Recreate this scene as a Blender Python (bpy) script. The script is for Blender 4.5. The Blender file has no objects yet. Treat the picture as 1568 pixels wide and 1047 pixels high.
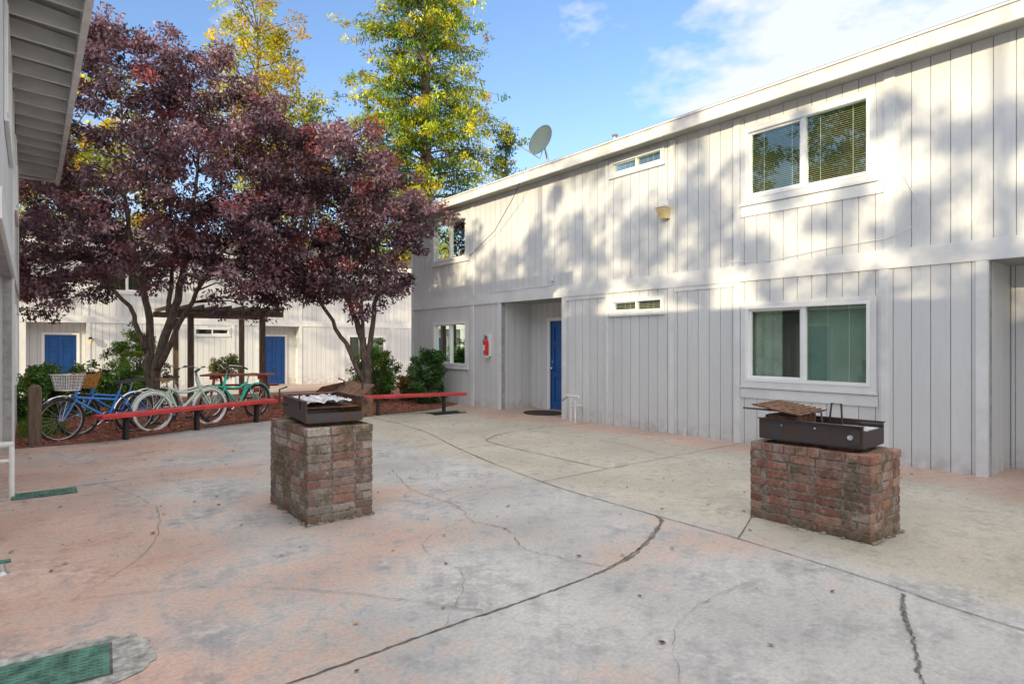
import bpy, bmesh, math, random
import numpy as np
from mathutils import Vector, Matrix
random.seed(7); RNG=np.random.default_rng(11)
S=bpy.context.scene
S.view_settings.view_transform='Standard'
try: S.view_settings.look='None'
except: pass
S.view_settings.exposure=0

# ---------------------------------------------------------------- materials
def newmat(name):
    m=bpy.data.materials.new(name); m.use_nodes=True
    nt=m.node_tree; b=nt.nodes['Principled BSDF']
    return m,nt,b
def N(nt,t,**k):
    n=nt.nodes.new(t)
    for a,v in k.items(): setattr(n,a,v)
    return n
def mix(nt,fac,a,b,mode='MIX'):
    n=nt.nodes.new('ShaderNodeMix'); n.data_type='RGBA'; n.blend_type=mode; n.clamp_factor=True
    for i,v in ((0,fac),(6,a),(7,b)):
        if isinstance(v,bpy.types.NodeSocket): nt.links.new(v,n.inputs[i])
        elif i==0: n.inputs[i].default_value=v
        else: n.inputs[i].default_value=(*v,1) if len(v)==3 else v
    return n.outputs[2]
def noise(nt,scale,detail=4,rough=.6,coord=None,stretch=None,loc=None):
    n=N(nt,'ShaderNodeTexNoise'); n.inputs['Scale'].default_value=scale
    n.inputs['Detail'].default_value=detail; n.inputs['Roughness'].default_value=rough
    tc=N(nt,'ShaderNodeNewGeometry').outputs['Position'] if coord is None else coord
    if stretch:
        mp=N(nt,'ShaderNodeMapping'); mp.inputs['Scale'].default_value=stretch
        if loc: mp.inputs['Location'].default_value=loc
        nt.links.new(tc,mp.inputs[0]); tc=mp.outputs[0]
    nt.links.new(tc,n.inputs['Vector'])
    return n.outputs[0]
def ramp(nt,src,lo,hi,a=0.,b=1.):
    n=N(nt,'ShaderNodeMapRange'); nt.links.new(src,n.inputs[0])
    n.inputs[1].default_value=lo;n.inputs[2].default_value=hi;n.inputs[3].default_value=a;n.inputs[4].default_value=b
    return n.outputs[0]
def math_(nt,op,a,b=None):
    n=N(nt,'ShaderNodeMath',operation=op)
    for i,v in enumerate((a,b)):
        if v is None: continue
        if isinstance(v,(int,float)): n.inputs[i].default_value=v
        else: nt.links.new(v,n.inputs[i])
    return n.outputs[0]
def bump(nt,b,h,strength=.3,dist=.01):
    n=N(nt,'ShaderNodeBump'); n.inputs['Strength'].default_value=strength; n.inputs['Distance'].default_value=dist
    nt.links.new(h,n.inputs['Height']); nt.links.new(n.outputs[0],b.inputs['Normal'])
def mat(name,col,rough=.6,ns=8,amt=.15,metal=0,bmp=.15,usecol=False,stretch=None,dark=None,spec=None):
    m,nt,b=newmat(name)
    nz=noise(nt,ns,4,.6,stretch=stretch)
    d=dark if dark else tuple(c*(1-amt*2) for c in col)
    c=mix(nt,ramp(nt,nz,.35,.65),d,tuple(min(1,x*(1+amt*.4)) for x in col))
    if usecol:
        at=N(nt,'ShaderNodeAttribute',attribute_name='Col')
        c=mix(nt,1.0,c,at.outputs[0],'MULTIPLY')
    nt.links.new(c,b.inputs['Base Color'])
    b.inputs['Roughness'].default_value=rough; b.inputs['Metallic'].default_value=metal
    if spec is not None: b.inputs['Specular IOR Level'].default_value=spec
    if bmp: bump(nt,b,nz,bmp,.01)
    return m

def paintmat(name,col):
    m,nt,b=newmat(name)
    fine=noise(nt,30,4,.7,stretch=(1,1,.12)); big=noise(nt,1.3,3,.6,stretch=(1,1,.5))
    at=N(nt,'ShaderNodeAttribute',attribute_name='Col')
    c=mix(nt,ramp(nt,big,.35,.7),tuple(x*.91 for x in col),col)
    c=mix(nt,ramp(nt,fine,.3,.55),tuple(x*.90 for x in col),c)
    c=mix(nt,1.,c,at.outputs[0],'MULTIPLY')
    g=N(nt,'ShaderNodeNewGeometry'); sx=N(nt,'ShaderNodeSeparateXYZ'); nt.links.new(g.outputs['Position'],sx.inputs[0])
    dirt=math_(nt,'MULTIPLY',ramp(nt,sx.outputs[2],.0,.28,1,0),ramp(nt,noise(nt,6,3),.4,.7))
    c=mix(nt,math_(nt,'MULTIPLY',dirt,.6),c,(.33,.27,.22))
    nt.links.new(c,b.inputs['Base Color']); b.inputs['Roughness'].default_value=.6
    bump(nt,b,fine,.35,.006)
    return m
M_wall=paintmat('siding_paint',(.67,.69,.69))
M_back=mat('siding_groove',(.38,.39,.40),.8)
M_trim=mat('trim_paint',(.71,.73,.73),.5,3,.06,bmp=.05)
M_vinyl=mat('white_vinyl',(.84,.85,.85),.35,2,.03,bmp=0)
M_fascia=mat('fascia_paint',(.84,.80,.73),.6,2.5,.14,bmp=.1)
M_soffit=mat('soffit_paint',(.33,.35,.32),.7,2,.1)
M_roof=mat('roof_shingle',(.19,.14,.11),.9,14,.3,bmp=.5)
M_door=mat('blue_door_paint',(.012,.095,.33),.38,3,.08,bmp=.02)
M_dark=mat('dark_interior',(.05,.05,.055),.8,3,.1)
M_blind=mat('blind_slats',(.55,.45,.31),.6,2,.1,bmp=0)
M_blind2=mat('blind_slats_pale',(.44,.56,.50),.6,2,.1,bmp=0)
M_curtain=mat('curtain_cloth',(.46,.50,.47),.8,5,.15,bmp=.2)
M_metal=mat('galvanised_metal',(.45,.46,.47),.4,6,.1,metal=.8)
M_white=mat('white_paint',(.78,.79,.79),.45,5,.08)
M_black=mat('black_rubber',(.02,.02,.022),.6,10,.1)
M_chrome=mat('chrome',(.6,.6,.62),.2,5,.05,metal=1,bmp=0)
M_red=mat('red_bench_paint',(.58,.045,.05),.45,4,.14,bmp=.1)
M_wood=mat('weathered_wood',(.17,.12,.085),.85,6,.25,stretch=(3,3,.4),bmp=.4)
M_redwood=mat('picnic_redwood',(.40,.075,.05),.6,6,.2)
M_steel=mat('black_grill_steel',(.05,.058,.072),.5,11,.3,metal=.3,dark=(.085,.05,.032))
M_rust=mat('rusty_steel',(.23,.12,.065),.85,16,.3,metal=.2,dark=(.07,.045,.035),bmp=.4)
M_foil=mat('foil_ash',(.66,.66,.68),.45,22,.25,metal=.25,bmp=.8)
M_green=mat('green_lid_plastic',(.085,.21,.165),.7,12,.3)
M_joint=mat('joint_dark',(.14,.13,.12),.95,14,.3)
M_hair=mat('crack_hairline',(.25,.22,.19),.95,9,.25)
M_patch=mat('concrete_patch',(.42,.42,.40),.9,14,.3)
M_bark=mat('bark',(.17,.13,.105),.95,9,.3,stretch=(2,2,.5),bmp=.8)
M_soil=mat('mulch',(.30,.115,.075),.95,25,.3,bmp=1)
M_chip=mat('mulch_chip',(.44,.18,.115),.9,10,.2,usecol=True)
M_dryleaf=mat('dry_leaf',(.30,.17,.07),.8,10,.2,usecol=True)
M_ext=mat('extinguisher_red',(.55,.02,.02),.3,3,.05)
M_lamp=mat('lamp_glass',(.72,.58,.30),.3,5,.1)
M_terra=mat('terracotta',(.42,.17,.09),.8,6,.15)
M_mat=mat('doormat_fibre',(.05,.04,.035),.95,40,.3)
M_wicker=mat('wicker',(.50,.25,.06),.8,40,.3)
M_bblue=mat('bike_blue',(.05,.24,.72),.25,3,.05,bmp=0)
M_bmint=mat('bike_mint',(.50,.68,.56),.3,3,.05,bmp=0)
M_bteal=mat('bike_teal',(.02,.55,.40),.3,3,.05,bmp=0)
M_tan=mat('tan_saddle',(.22,.11,.05),.6,5,.1)
M_mortar=mat('mortar',(.26,.235,.205),.95,20,.35,bmp=.5)
M_dish=mat('dish_grey',(.10,.135,.14),.95,3,.05,bmp=0,spec=.05)

def glassmat():
    m=bpy.data.materials.new('window_glass'); m.use_nodes=True; nt=m.node_tree; nt.nodes.clear()
    o=N(nt,'ShaderNodeOutputMaterial'); t=N(nt,'ShaderNodeBsdfTransparent'); t.inputs[0].default_value=(.74,.84,.75,1)
    g=N(nt,'ShaderNodeBsdfGlossy'); g.inputs['Roughness'].default_value=.01; g.inputs[0].default_value=(.80,.95,.86,1)
    lw=N(nt,'ShaderNodeLayerWeight'); lw.inputs[0].default_value=.3
    mx=N(nt,'ShaderNodeMixShader'); nt.links.new(ramp(nt,lw.outputs['Fresnel'],0,1,.12,1),mx.inputs[0])
    nt.links.new(t.outputs[0],mx.inputs[1]); nt.links.new(g.outputs[0],mx.inputs[2]); nt.links.new(mx.outputs[0],o.inputs[0])
    return m
M_glass=glassmat()

def leafmat(name,trans=.3,gl=0.0):
    m=bpy.data.materials.new(name); m.use_nodes=True; nt=m.node_tree; nt.nodes.clear()
    o=N(nt,'ShaderNodeOutputMaterial'); at=N(nt,'ShaderNodeAttribute',attribute_name='Col')
    d=N(nt,'ShaderNodeBsdfDiffuse'); t=N(nt,'ShaderNodeBsdfTranslucent')
    nt.links.new(at.outputs[0],d.inputs[0]); nt.links.new(at.outputs[0],t.inputs[0])
    mx=N(nt,'ShaderNodeMixShader'); mx.inputs[0].default_value=trans
    nt.links.new(d.outputs[0],mx.inputs[1]); nt.links.new(t.outputs[0],mx.inputs[2]); out=mx.outputs[0]
    if gl:
        g=N(nt,'ShaderNodeBsdfGlossy'); g.inputs['Roughness'].default_value=.45; g.inputs[0].default_value=(.9,.9,.9,1)
        m2=N(nt,'ShaderNodeMixShader'); m2.inputs[0].default_value=gl; nt.links.new(out,m2.inputs[1]); nt.links.new(g.outputs[0],m2.inputs[2]); out=m2.outputs[0]
    nt.links.new(out,o.inputs[0]); return m
M_leaf=leafmat('foliage'); M_plum=leafmat('plum_foliage',.22,.06)

def brickmat():
    m,nt,b=newmat('old_brick')
    at=N(nt,'ShaderNodeAttribute',attribute_name='Col')
    n1=noise(nt,45,4,.7); n2=noise(nt,7,4,.65); n3=noise(nt,3.6,4,.65); n4=noise(nt,16,4,.7)
    c=mix(nt,ramp(nt,n1,.35,.65,.55,1),(.05,.035,.03),at.outputs[0])
    c=mix(nt,ramp(nt,n2,.48,.68,0,.65),c,(.36,.34,.31))
    c=mix(nt,ramp(nt,n4,.56,.68,0,.5),c,(.42,.40,.37))
    g=N(nt,'ShaderNodeNewGeometry'); sx=N(nt,'ShaderNodeSeparateXYZ'); nt.links.new(g.outputs['Position'],sx.inputs[0])
    hi=ramp(nt,sx.outputs[2],.45,.75,0,.04)
    moss=math_(nt,'MULTIPLY',ramp(nt,math_(nt,'ADD',n3,hi),.52,.60),.75)
    low=math_(nt,'MULTIPLY',ramp(nt,sx.outputs[2],.02,.16,.8,0),ramp(nt,n2,.3,.6))
    c=mix(nt,math_(nt,'MAXIMUM',moss,low),c,mix(nt,ramp(nt,n1,.4,.6),(.06,.052,.028),(.14,.12,.06)))
    nt.links.new(c,b.inputs['Base Color']); b.inputs['Roughness'].default_value=.9
    bump(nt,b,n1,.9,.008)
    return m
M_brick=brickmat()

def groundmat():
    m,nt,b=newmat('stained_concrete')
    g=N(nt,'ShaderNodeNewGeometry'); P=g.outputs['Position']
    sx=N(nt,'ShaderNodeSeparateXYZ'); nt.links.new(P,sx.inputs[0]); X=sx.outputs[0]
    big=noise(nt,.55,5,.62); med=noise(nt,2.2,5,.7); fine=noise(nt,38,5,.75); mid=noise(nt,9,4,.7); d1=noise(nt,1.1,5,.75)
    grey=mix(nt,ramp(nt,med,.36,.64),(.325,.335,.345),(.57,.57,.56))
    salm=mix(nt,ramp(nt,med,.34,.66),(.50,.265,.19),(.70,.48,.38))
    bias=ramp(nt,X,-1.,3.4,.21,-.075)
    f=math_(nt,'ADD',math_(nt,'ADD',big,bias),math_(nt,'MULTIPLY',math_(nt,'SUBTRACT',mid,.5),.42))
    c=mix(nt,ramp(nt,f,.47,.62,0,.82),grey,salm)
    beige=mix(nt,ramp(nt,med,.33,.67),(.41,.38,.30),(.60,.56,.455))
    xr=ramp(nt,math_(nt,'ADD',X,math_(nt,'MULTIPLY',math_(nt,'SUBTRACT',med,.5),.5)),4.25,4.6)
    c=mix(nt,math_(nt,'MULTIPLY',xr,.85),c,beige)
    xs=ramp(nt,math_(nt,'ADD',X,math_(nt,'MULTIPLY',math_(nt,'SUBTRACT',big,.5),3.5)),7.2,7.9)
    c=mix(nt,math_(nt,'MULTIPLY',xs,.75),c,salm)
    c=mix(nt,ramp(nt,d1,.48,.68,0,.55),c,(.26,.255,.24))
    c=mix(nt,math_(nt,'MULTIPLY',ramp(nt,mid,.50,.62),ramp(nt,d1,.52,.38,0,.6)),c,(.66,.63,.60))
    c=mix(nt,ramp(nt,mid,.47,.33,0,.4),c,(.22,.20,.18))
    c=mix(nt,ramp(nt,fine,.36,.62,.32,0),c,(.13,.12,.11))
    vor=N(nt,'ShaderNodeTexVoronoi'); vor.inputs['Scale'].default_value=5.5; nt.links.new(P,vor.inputs['Vector'])
    sp=math_(nt,'MULTIPLY',ramp(nt,vor.outputs['Distance'],.03,.06,1,0),.4)
    c=mix(nt,sp,c,(.12,.11,.10))
    nt.links.new(c,b.inputs['Base Color'])
    nt.links.new(ramp(nt,med,.3,.7,.45,.8),b.inputs['Roughness'])
    bump(nt,b,math_(nt,'ADD',fine,math_(nt,'MULTIPLY',mid,.5)),.3,.006)
    return m
M_ground=groundmat()

# ---------------------------------------------------------------- mesh builder
class MB:
    def __init__(s): s.v=[];s.f=[];s.m=[];s.c=[];s.mats=[]
    def mi(s,m):
        if m not in s.mats: s.mats.append(m)
        return s.mats.index(m)
    def face(s,pts,mt,col=(1,1,1)):
        i=len(s.v); s.v+= [tuple(p) for p in pts]; s.f.append(tuple(range(i,i+len(pts)))); s.m.append(s.mi(mt)); s.c.append(col)
    def hexa(s,p,mt,col=(1,1,1)):
        i=len(s.v); s.v+=[tuple(q) for q in p]; k=s.mi(mt)
        for q in ((0,3,2,1),(4,5,6,7),(0,1,5,4),(1,2,6,5),(2,3,7,6),(3,0,4,7)):
            s.f.append(tuple(i+a for a in q)); s.m.append(k); s.c.append(col)
    def box(s,a,b,mt,T=None,col=(1,1,1)):
        x0,y0,z0=a;x1,y1,z1=b
        p=[(x0,y0,z0),(x1,y0,z0),(x1,y1,z0),(x0,y1,z0),(x0,y0,z1),(x1,y0,z1),(x1,y1,z1),(x0,y1,z1)]
        if T: p=[T(*q) for q in p]
        s.hexa(p,mt,col)
    def tube(s,pts,r,mt,n=8,closed=False,col=(1,1,1)):
        pts=[Vector(p) for p in pts]; L=len(pts)
        if isinstance(r,(int,float)): r=[r]*L
        k=s.mi(mt); base=len(s.v); side=None
        for i,p in enumerate(pts):
            if closed: t=pts[(i+1)%L]-pts[i-1]
            else: t=pts[min(i+1,L-1)]-pts[max(i-1,0)]
            if t.length<1e-9: t=Vector((0,0,1))
            t.normalize()
            if side is None:
                up=Vector((0,0,1)) if abs(t.z)<.9 else Vector((1,0,0)); side=t.cross(up).normalized()
            side=(side-t*side.dot(t))
            if side.length<1e-6: side=t.orthogonal()
            side.normalize(); u=t.cross(side)
            for j in range(n):
                a=2*math.pi*j/n; s.v.append(tuple(p+(side*math.cos(a)+u*math.sin(a))*r[i]))
        for i in range(L if closed else L-1):
            for j in range(n):
                a=base+i*n+j;b=base+i*n+(j+1)%n;i2=(i+1)%L
                s.f.append((a,b,base+i2*n+(j+1)%n,base+i2*n+j)); s.m.append(k); s.c.append(col)
        if not closed:
            s.f.append(tuple(base+j for j in range(n))[::-1]); s.m.append(k); s.c.append(col)
            s.f.append(tuple(base+(L-1)*n+j for j in range(n))); s.m.append(k); s.c.append(col)
    def obj(s,name,parent=None,smooth=False,recalc=True,bevel=0):
        me=bpy.data.meshes.new(name); me.from_pydata(s.v,[],s.f)
        for m in s.mats: me.materials.append(m)
        me.polygons.foreach_set('material_index',s.m)
        at=me.attributes.new('Col','FLOAT_COLOR','FACE')
        at.data.foreach_set('color',np.array([(*c,1) for c in s.c],dtype=np.float32).ravel())
        if recalc:
            bm=bmesh.new(); bm.from_mesh(me); bmesh.ops.recalc_face_normals(bm,faces=bm.faces); bm.to_mesh(me); bm.free()
        if smooth: me.polygons.foreach_set('use_smooth',[True]*len(me.polygons))
        o=bpy.data.objects.new(name,me); S.collection.objects.link(o)
        if parent: o.parent=parent
        if bevel:
            md=o.modifiers.new('bevel','BEVEL'); md.width=bevel; md.segments=1; md.limit_method='ANGLE'
        return o
def empty(name):
    e=bpy.data.objects.new(name,None); e.empty_display_size=.3; S.collection.objects.link(e); return e

# ---------------------------------------------------------------- facade tools
BW=.203
def siding(mb,P,u0,u1,v0,v1,holes=(),seed=0,nb=-.1):
    eds=[k*BW for k in range(math.floor(u0/BW),math.ceil(u1/BW)+1) if u0<k*BW<u1]
    bps={round(u0,4),round(u1,4)}|{round(e,4) for e in eds}
    for h in holes:
        for e in h[:2]:
            if u0<e<u1: bps.add(round(e,4))
    bps=sorted(bps); es={round(e,4) for e in eds}; g=.005
    for a,b in zip(bps,bps[1:]):
        if b-a<.002: continue
        m=(a+b)/2; rs=[(v0,v1)]
        for h in holes:
            if h[0]<m<h[1]:
                nr=[]
                for p,q in rs:
                    if h[3]<=p or h[2]>=q: nr.append((p,q)); continue
                    if h[2]>p: nr.append((p,h[2]))
                    if h[3]<q: nr.append((h[3],q))
                rs=nr
        rr=random.Random(int(m/BW)*7+seed); t=rr.uniform(.94,1.02); col=(t,t,t*rr.uniform(.99,1.01))
        for p,q in rs:
            if q-p<.004: continue
            mb.box((a,p,nb),(b,q,0),M_back,P)
            aa=a+(g if a in es else 0); bb=b-(g if b in es else 0)
            if bb-aa>.004: mb.box((aa,p,.0005),(bb,q,.011),M_wall,P,col)
def window(par,P,u0,u1,v0,v1,style='blinds',nm='window',case=.07):
    mb=MB(); c=case
    for a,b in (((u0-c,v0-c,.0145),(u1+c,v0,.036)),((u0-c,v1,.0145),(u1+c,v1+c*.8,.036)),((u0-c,v0,.0145),(u0,v1,.036)),((u1,v0,.0145),(u1+c,v1,.036))):
        mb.box(a,b,M_trim,P)
    mb.box((u0-c-.015,v0-c-.03,.0145),(u1+c+.015,v0-c,.05),M_trim,P)
    f=.045 if v1-v0>.5 else .022
    def frame(a0,a1,b0,b1,f,n0,n1):
        mb.box((a0,b0,n0),(a1,b0+f,n1),M_vinyl,P); mb.box((a0,b1-f,n0),(a1,b1,n1),M_vinyl,P)
        mb.box((a0,b0+f,n0),(a0+f,b1-f,n1),M_vinyl,P); mb.box((a1-f,b0+f,n0),(a1,b1-f,n1),M_vinyl,P)
    e=.002
    frame(u0+e,u1-e,v0+e,v1-e,f,-.06,.042)
    um=(u0+u1)/2
    mb.box((um-f*.6,v0+f+e,-.055),(um+f*.6,v1-f-e,.02),M_vinyl,P)
    frame(um+f*.6+.001,u1-f-e-.001,v0+f+e+.001,v1-f-e-.001,f*.7,-.05,-.005)
    mb.obj(nm+'_frame',par)
    gb=MB(); gb.face([P(u0+f,v0+f,-.03),P(u1-f,v0+f,-.03),P(u1-f,v1-f,-.03),P(u0+f,v1-f,-.03)],M_glass); gb.obj(nm+'_glass',par,recalc=False)
    bb=MB()
    def slats(a,b,mt,tilt):
        v=v1-f-.02
        while v>v0+f:
            bb.hexa([P(a,v,-.10),P(b,v,-.10),P(b,v-tilt,-.078),P(a,v-tilt,-.078),P(a,v+.002,-.10),P(b,v+.002,-.10),P(b,v+.002-tilt,-.078),P(a,v+.002-tilt,-.078)],mt)
            v-=.028
    if style=='blinds':
        slats(u0+f,u1-f,M_blind,.014)
        for uu in (u0+.25,um-.2,um+.2,u1-.25): bb.box((uu,v0+f,-.074),(uu+.006,v1-f,-.072),M_vinyl,P)
    elif style=='curtain':
        # pale blinds in the sliding half, curtain and a gap in the other
        slats(u0+f,um,M_blind2,.024)
        for uu in (u0+.3,um-.3): bb.box((uu,v0+f,-.074),(uu+.006,v1-f,-.072),M_vinyl,P)
        k=30
        for i in range(k):
            a=um+(u1-um)*i/k; b=um+(u1-um)*(i+1)/k
            na=-.12+.02*math.sin(i*1.25); nb=-.12+.02*math.sin((i+1)*1.25)
            if 3<i<13: continue
            bb.face([P(a,v0,na),P(b,v0,nb),P(b,v1,nb),P(a,v1,na)],M_curtain)
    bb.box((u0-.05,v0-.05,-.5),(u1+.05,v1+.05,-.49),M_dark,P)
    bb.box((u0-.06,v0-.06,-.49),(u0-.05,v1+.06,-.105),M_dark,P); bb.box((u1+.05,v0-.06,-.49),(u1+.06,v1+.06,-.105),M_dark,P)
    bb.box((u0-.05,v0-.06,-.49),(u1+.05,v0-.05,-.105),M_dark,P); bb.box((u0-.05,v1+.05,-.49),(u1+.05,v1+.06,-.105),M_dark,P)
    bb.obj(nm+'_blinds',par)
def door(par,P,u0,u1,v0=0,knob=1,nm='door'):
    mb=MB(); h=v0+2.03
    mb.box((u0-.085,v0,-.02),(u0,h+.085,.04),M_vinyl,P); mb.box((u1,v0,-.02),(u1+.085,h+.085,.04),M_vinyl,P); mb.box((u0,h,-.02),(u1,h+.085,.04),M_vinyl,P)
    mb.box((u0,v0,-.03),(u1,v0+.025,.06),M_metal,P)
    mb.box((u0,v0+.026,-.06),(u1,h-.002,-.03),M_door,P)
    w=u1-u0; st=.11; pw=(w-3*st)/2
    rows=((.2,.75),(.87,1.45),(1.57,1.9))
    for a in (u0,u0+st+pw,u1-st): mb.box((a,v0+.027,-.029),(a+st,h-.004,-.008),M_door,P)
    vv=[.027]+[x for r in rows for x in r]+[2.026]
    for i in range(0,len(vv),2):
        for a in (u0+st,u0+2*st+pw): mb.box((a+.001,v0+vv[i],-.029),(a+pw-.001,v0+vv[i+1],-.009),M_door,P)
    for r in rows:
        for a in (u0+st,u0+2*st+pw): mb.box((a+.035,v0+r[0]+.035,-.029),(a+pw-.035,v0+r[1]-.035,-.016),M_door,P)
    ku=u1-.06 if knob>0 else u0+.06
    mb.tube([P(ku,v0+.95,-.007),P(ku,v0+.95,.02),P(ku,v0+.95,.045),P(ku,v0+.95,.06)],[.012,.012,.028,.015],M_chrome)
    mb.tube([P(ku,v0+1.1,-.007),P(ku,v0+1.1,.01)],.025,M_chrome)
    mb.obj(nm,par)
def recess(par,P,u0,u1,vt,d,dr=None,v0=0,nm='entry'):
    mb=MB()
    P2=lambda u,v,n:P(u,v,n-d)
    hs=[(dr[0],dr[1],v0,v0+2.03)] if dr else []
    siding(mb,P2,u0,u1,v0,vt,hs,5)
    for uu,sg in ((u0,-1),(u1,1)):
        Q=lambda a,v,n,uu=uu,sg=sg:P(uu+sg*.02-sg*n,v,-a)
        siding(mb,Q,.1,d,v0,vt,(),9,nb=-.06)
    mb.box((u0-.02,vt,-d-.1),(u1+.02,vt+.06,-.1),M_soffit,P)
    mb.obj(nm+'_walls',par)
    if dr: door(par,P2,dr[0],dr[1],v0,dr[2],nm+'_door')
def vtrim(mb,P,u0,u1,v0,v1): mb.box((u0,v0,.0115),(u1,v1,.030),M_trim,P)

# ================================================================ RIGHT BUILDING
R=empty('added_shade_building')
PR=lambda u,v,n:(8.5-n,u,v)
holes=[(3.30,5.05,.95,2.07),(3.30,5.05,3.68,4.72),(6.6,7.75,4.64,4.85),(6.6,7.75,2.09,2.29),(9.1,11.15,0,2.45),(-.3,2.07,0,2.45),
       (12.55,14.1,.97,2.06),(12.55,14.1,3.66,4.68),(-3.6,-1.8,.95,2.07),(-3.6,-1.8,3.68,4.72)]
w=MB(); siding(w,PR,-8,15.3,0,5.0,holes,1)
PE=lambda u,v,n:(u,15.3+n,v)
siding(w,PE,8.5,16.5,0,5.0,[],2)
w.box((9.7,-8,0),(16.5,15.19,5.0),M_wall); w.box((8.6,-8.1,0),(16.5,-8,5.0),M_wall)
w.obj('walls',R)
t=MB()
t.box((-8,2.45,.0115),(15.3,2.69,.036),M_trim,PR)
for a,b in ((2.08,2.19),(3.09,3.2),(5.14,5.24),(6.37,6.46),(7.84,7.9),(9.0,9.1),(11.15,11.25),(12.25,12.36),(15.2,15.3),(-.42,-.3),(-1.7,-1.6)): vtrim(t,PR,a,b,.0,2.449)
for a,b in ((3.02,3.14),(5.14,5.24),(6.36,6.43),(7.84,7.9),(12.25,12.36),(15.2,15.3),(-1.0,-.9)): vtrim(t,PR,a,b,2.691,4.93)
for a,b in ((5.25,6.36),(7.91,8.99)): t.box((a,2.38,.0115),(b,2.449,.026),M_trim,PR)
t.box((3.21,.70,.0115),(5.13,.84,.03),M_trim,PR); t.box((3.15,3.42,.0115),(5.13,3.57,.03),M_trim,PR)
t.box((8.48,15.3145,0),(8.6,15.335,4.93),M_trim)
t.obj('trim',R)
r=MB()
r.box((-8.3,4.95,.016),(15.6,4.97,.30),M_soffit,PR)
y=-8.3
while y<15.6:
    y2=min(y+3.66,15.6); r.box((y,4.925,.30),(y2-.004,5.11,.335),M_fascia,PR); y=y2
r.box((-8.3,5.11,.27),(15.6,5.135,.36),M_white,PR)
r.box((8.2,15.6,4.925),(16.8,15.63,5.11),M_fascia)
r.hexa([(8.16,-8.3,5.112),(12.5,-8.3,5.5),(12.5,15.62,5.5),(8.16,15.62,5.112),(8.16,-8.3,5.15),(12.5,-8.3,5.9),(12.5,15.62,5.9),(8.16,15.62,5.15)],M_roof)
r.hexa([(12.5,-8.3,5.5),(16.9,-8.3,5.1),(16.9,15.62,5.1),(12.5,15.62,5.5),(12.5,-8.3,5.9),(16.9,-8.3,5.15),(16.9,15.62,5.15),(12.5,15.62,5.9)],M_roof)
r.tube([(8.9,8.05,5.1),(8.9,8.05,5.50),(8.9,8.05,5.55)],[.04,.04,.06],M_metal)
r.tube([(9.2,13.2,5.1),(9.2,13.2,5.62)],.03,M_metal); r.tube([(9.2,13.6,5.1),(9.2,13.6,5.55)],.03,M_metal)
r.obj('roof',R)
window(R,PR,*holes[0],'curtain','living_window'); window(R,PR,*holes[1],'blinds','bedroom_window')
window(R,PR,*holes[2],'blinds','clerestory_upper',.05); window(R,PR,*holes[3],'blinds','clerestory_lower',.05)
window(R,PR,*holes[6],'blinds','far_window_lower'); window(R,PR,*holes[7],'blinds','far_window_upper')
window(R,PR,*holes[8],'blinds','near_window_lower'); window(R,PR,*holes[9],'blinds','near_window_upper')
recess(R,PR,9.1,11.15,2.45,.9,(9.55,10.46,1),nm='entry_a'); recess(R,PR,-.3,2.07,2.45,.9,(.0,.9,1),nm='entry_b')
c=MB()
c.tube([PR(6.33,2.72,.045),PR(6.33,4.9,.045)],.012,M_trim,6)
pts=[PR(2.95,4.6,.03),PR(2.93,3.6,.03),PR(2.75,3.2,.04),PR(2.78,2.95,.05),PR(3.1,2.83,.04),PR(3.8,2.80,.045),PR(4.6,2.72,.045),PR(5.3,2.76,.045)]
c.tube(pts,.005,M_trim,5)
c.tube([(8.16,9.85,5.2),(8.2,10.3,4.7),(8.35,11.2,4.1),(8.44,12.2,3.72),(8.46,12.4,3.66)],.007,M_black,5)
c.tube([PR(9.4,2.85,.03),PR(9.4,2.72,.04),PR(11.6,2.71,.045)],.01,M_trim,5); c.box((9.36,2.80,.015),(9.44,2.9,.07),M_trim,PR)
c.tube([PR(3.16,.1,.045),PR(3.16,2.2,.045)],.009,M_trim,6)
c.obj('cables',R)
l=MB(); l.box((6.42,3.78,.015),(6.60,3.92,.09),M_white,PR)
l.hexa([PR(6.43,3.62,.03),PR(6.59,3.62,.03),PR(6.57,3.62,.14),PR(6.45,3.62,.14),PR(6.41,3.80,.03),PR(6.61,3.80,.03),PR(6.60,3.80,.2),PR(6.42,3.80,.2)],M_lamp)
l.box((6.40,3.80,.09),(6.62,3.83,.22),M_white,PR); l.obj('wall_lamp')
# satellite dish
d=MB(); C=Vector((8.35,9.55,5.70)); nrm=Vector((-.92,-.12,.30)).normalized(); ux=nrm.cross(Vector((0,0,1))).normalized(); uy=nrm.cross(ux)
rings=[]
for i in range(6):
    rr=i/5*.33; rings.append([C+nrm*(rr*rr*.7)+(ux*math.cos(a)*rr*.9+uy*math.sin(a)*rr) for a in [2*math.pi*k/24 for k in range(24)]])
for i in range(5):
    for k in range(24): d.face([rings[i][k],rings[i][(k+1)%24],rings[i+1][(k+1)%24],rings[i+1][k]],M_dish)
d.tube(rings[5],.008,M_dish,5,True)
d.tube([(8.5,9.5,5.12),(8.46,9.52,5.35),C-nrm*.04],.022,M_metal); d.tube([(8.6,9.7,5.15),(8.47,9.52,5.38)],.012,M_metal)
tip=C+Vector((-.42,.22,-.12))
d.tube([C-nrm*.03+Vector((0,0,-.1)),C+Vector((-.05,.02,-.36)),tip],.012,M_metal); d.tube([tip+Vector((-.05,.02,.03)),tip+Vector((.04,-.01,.04))],.035,M_dish)
d.obj('satellite_dish',recalc=False)
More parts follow.
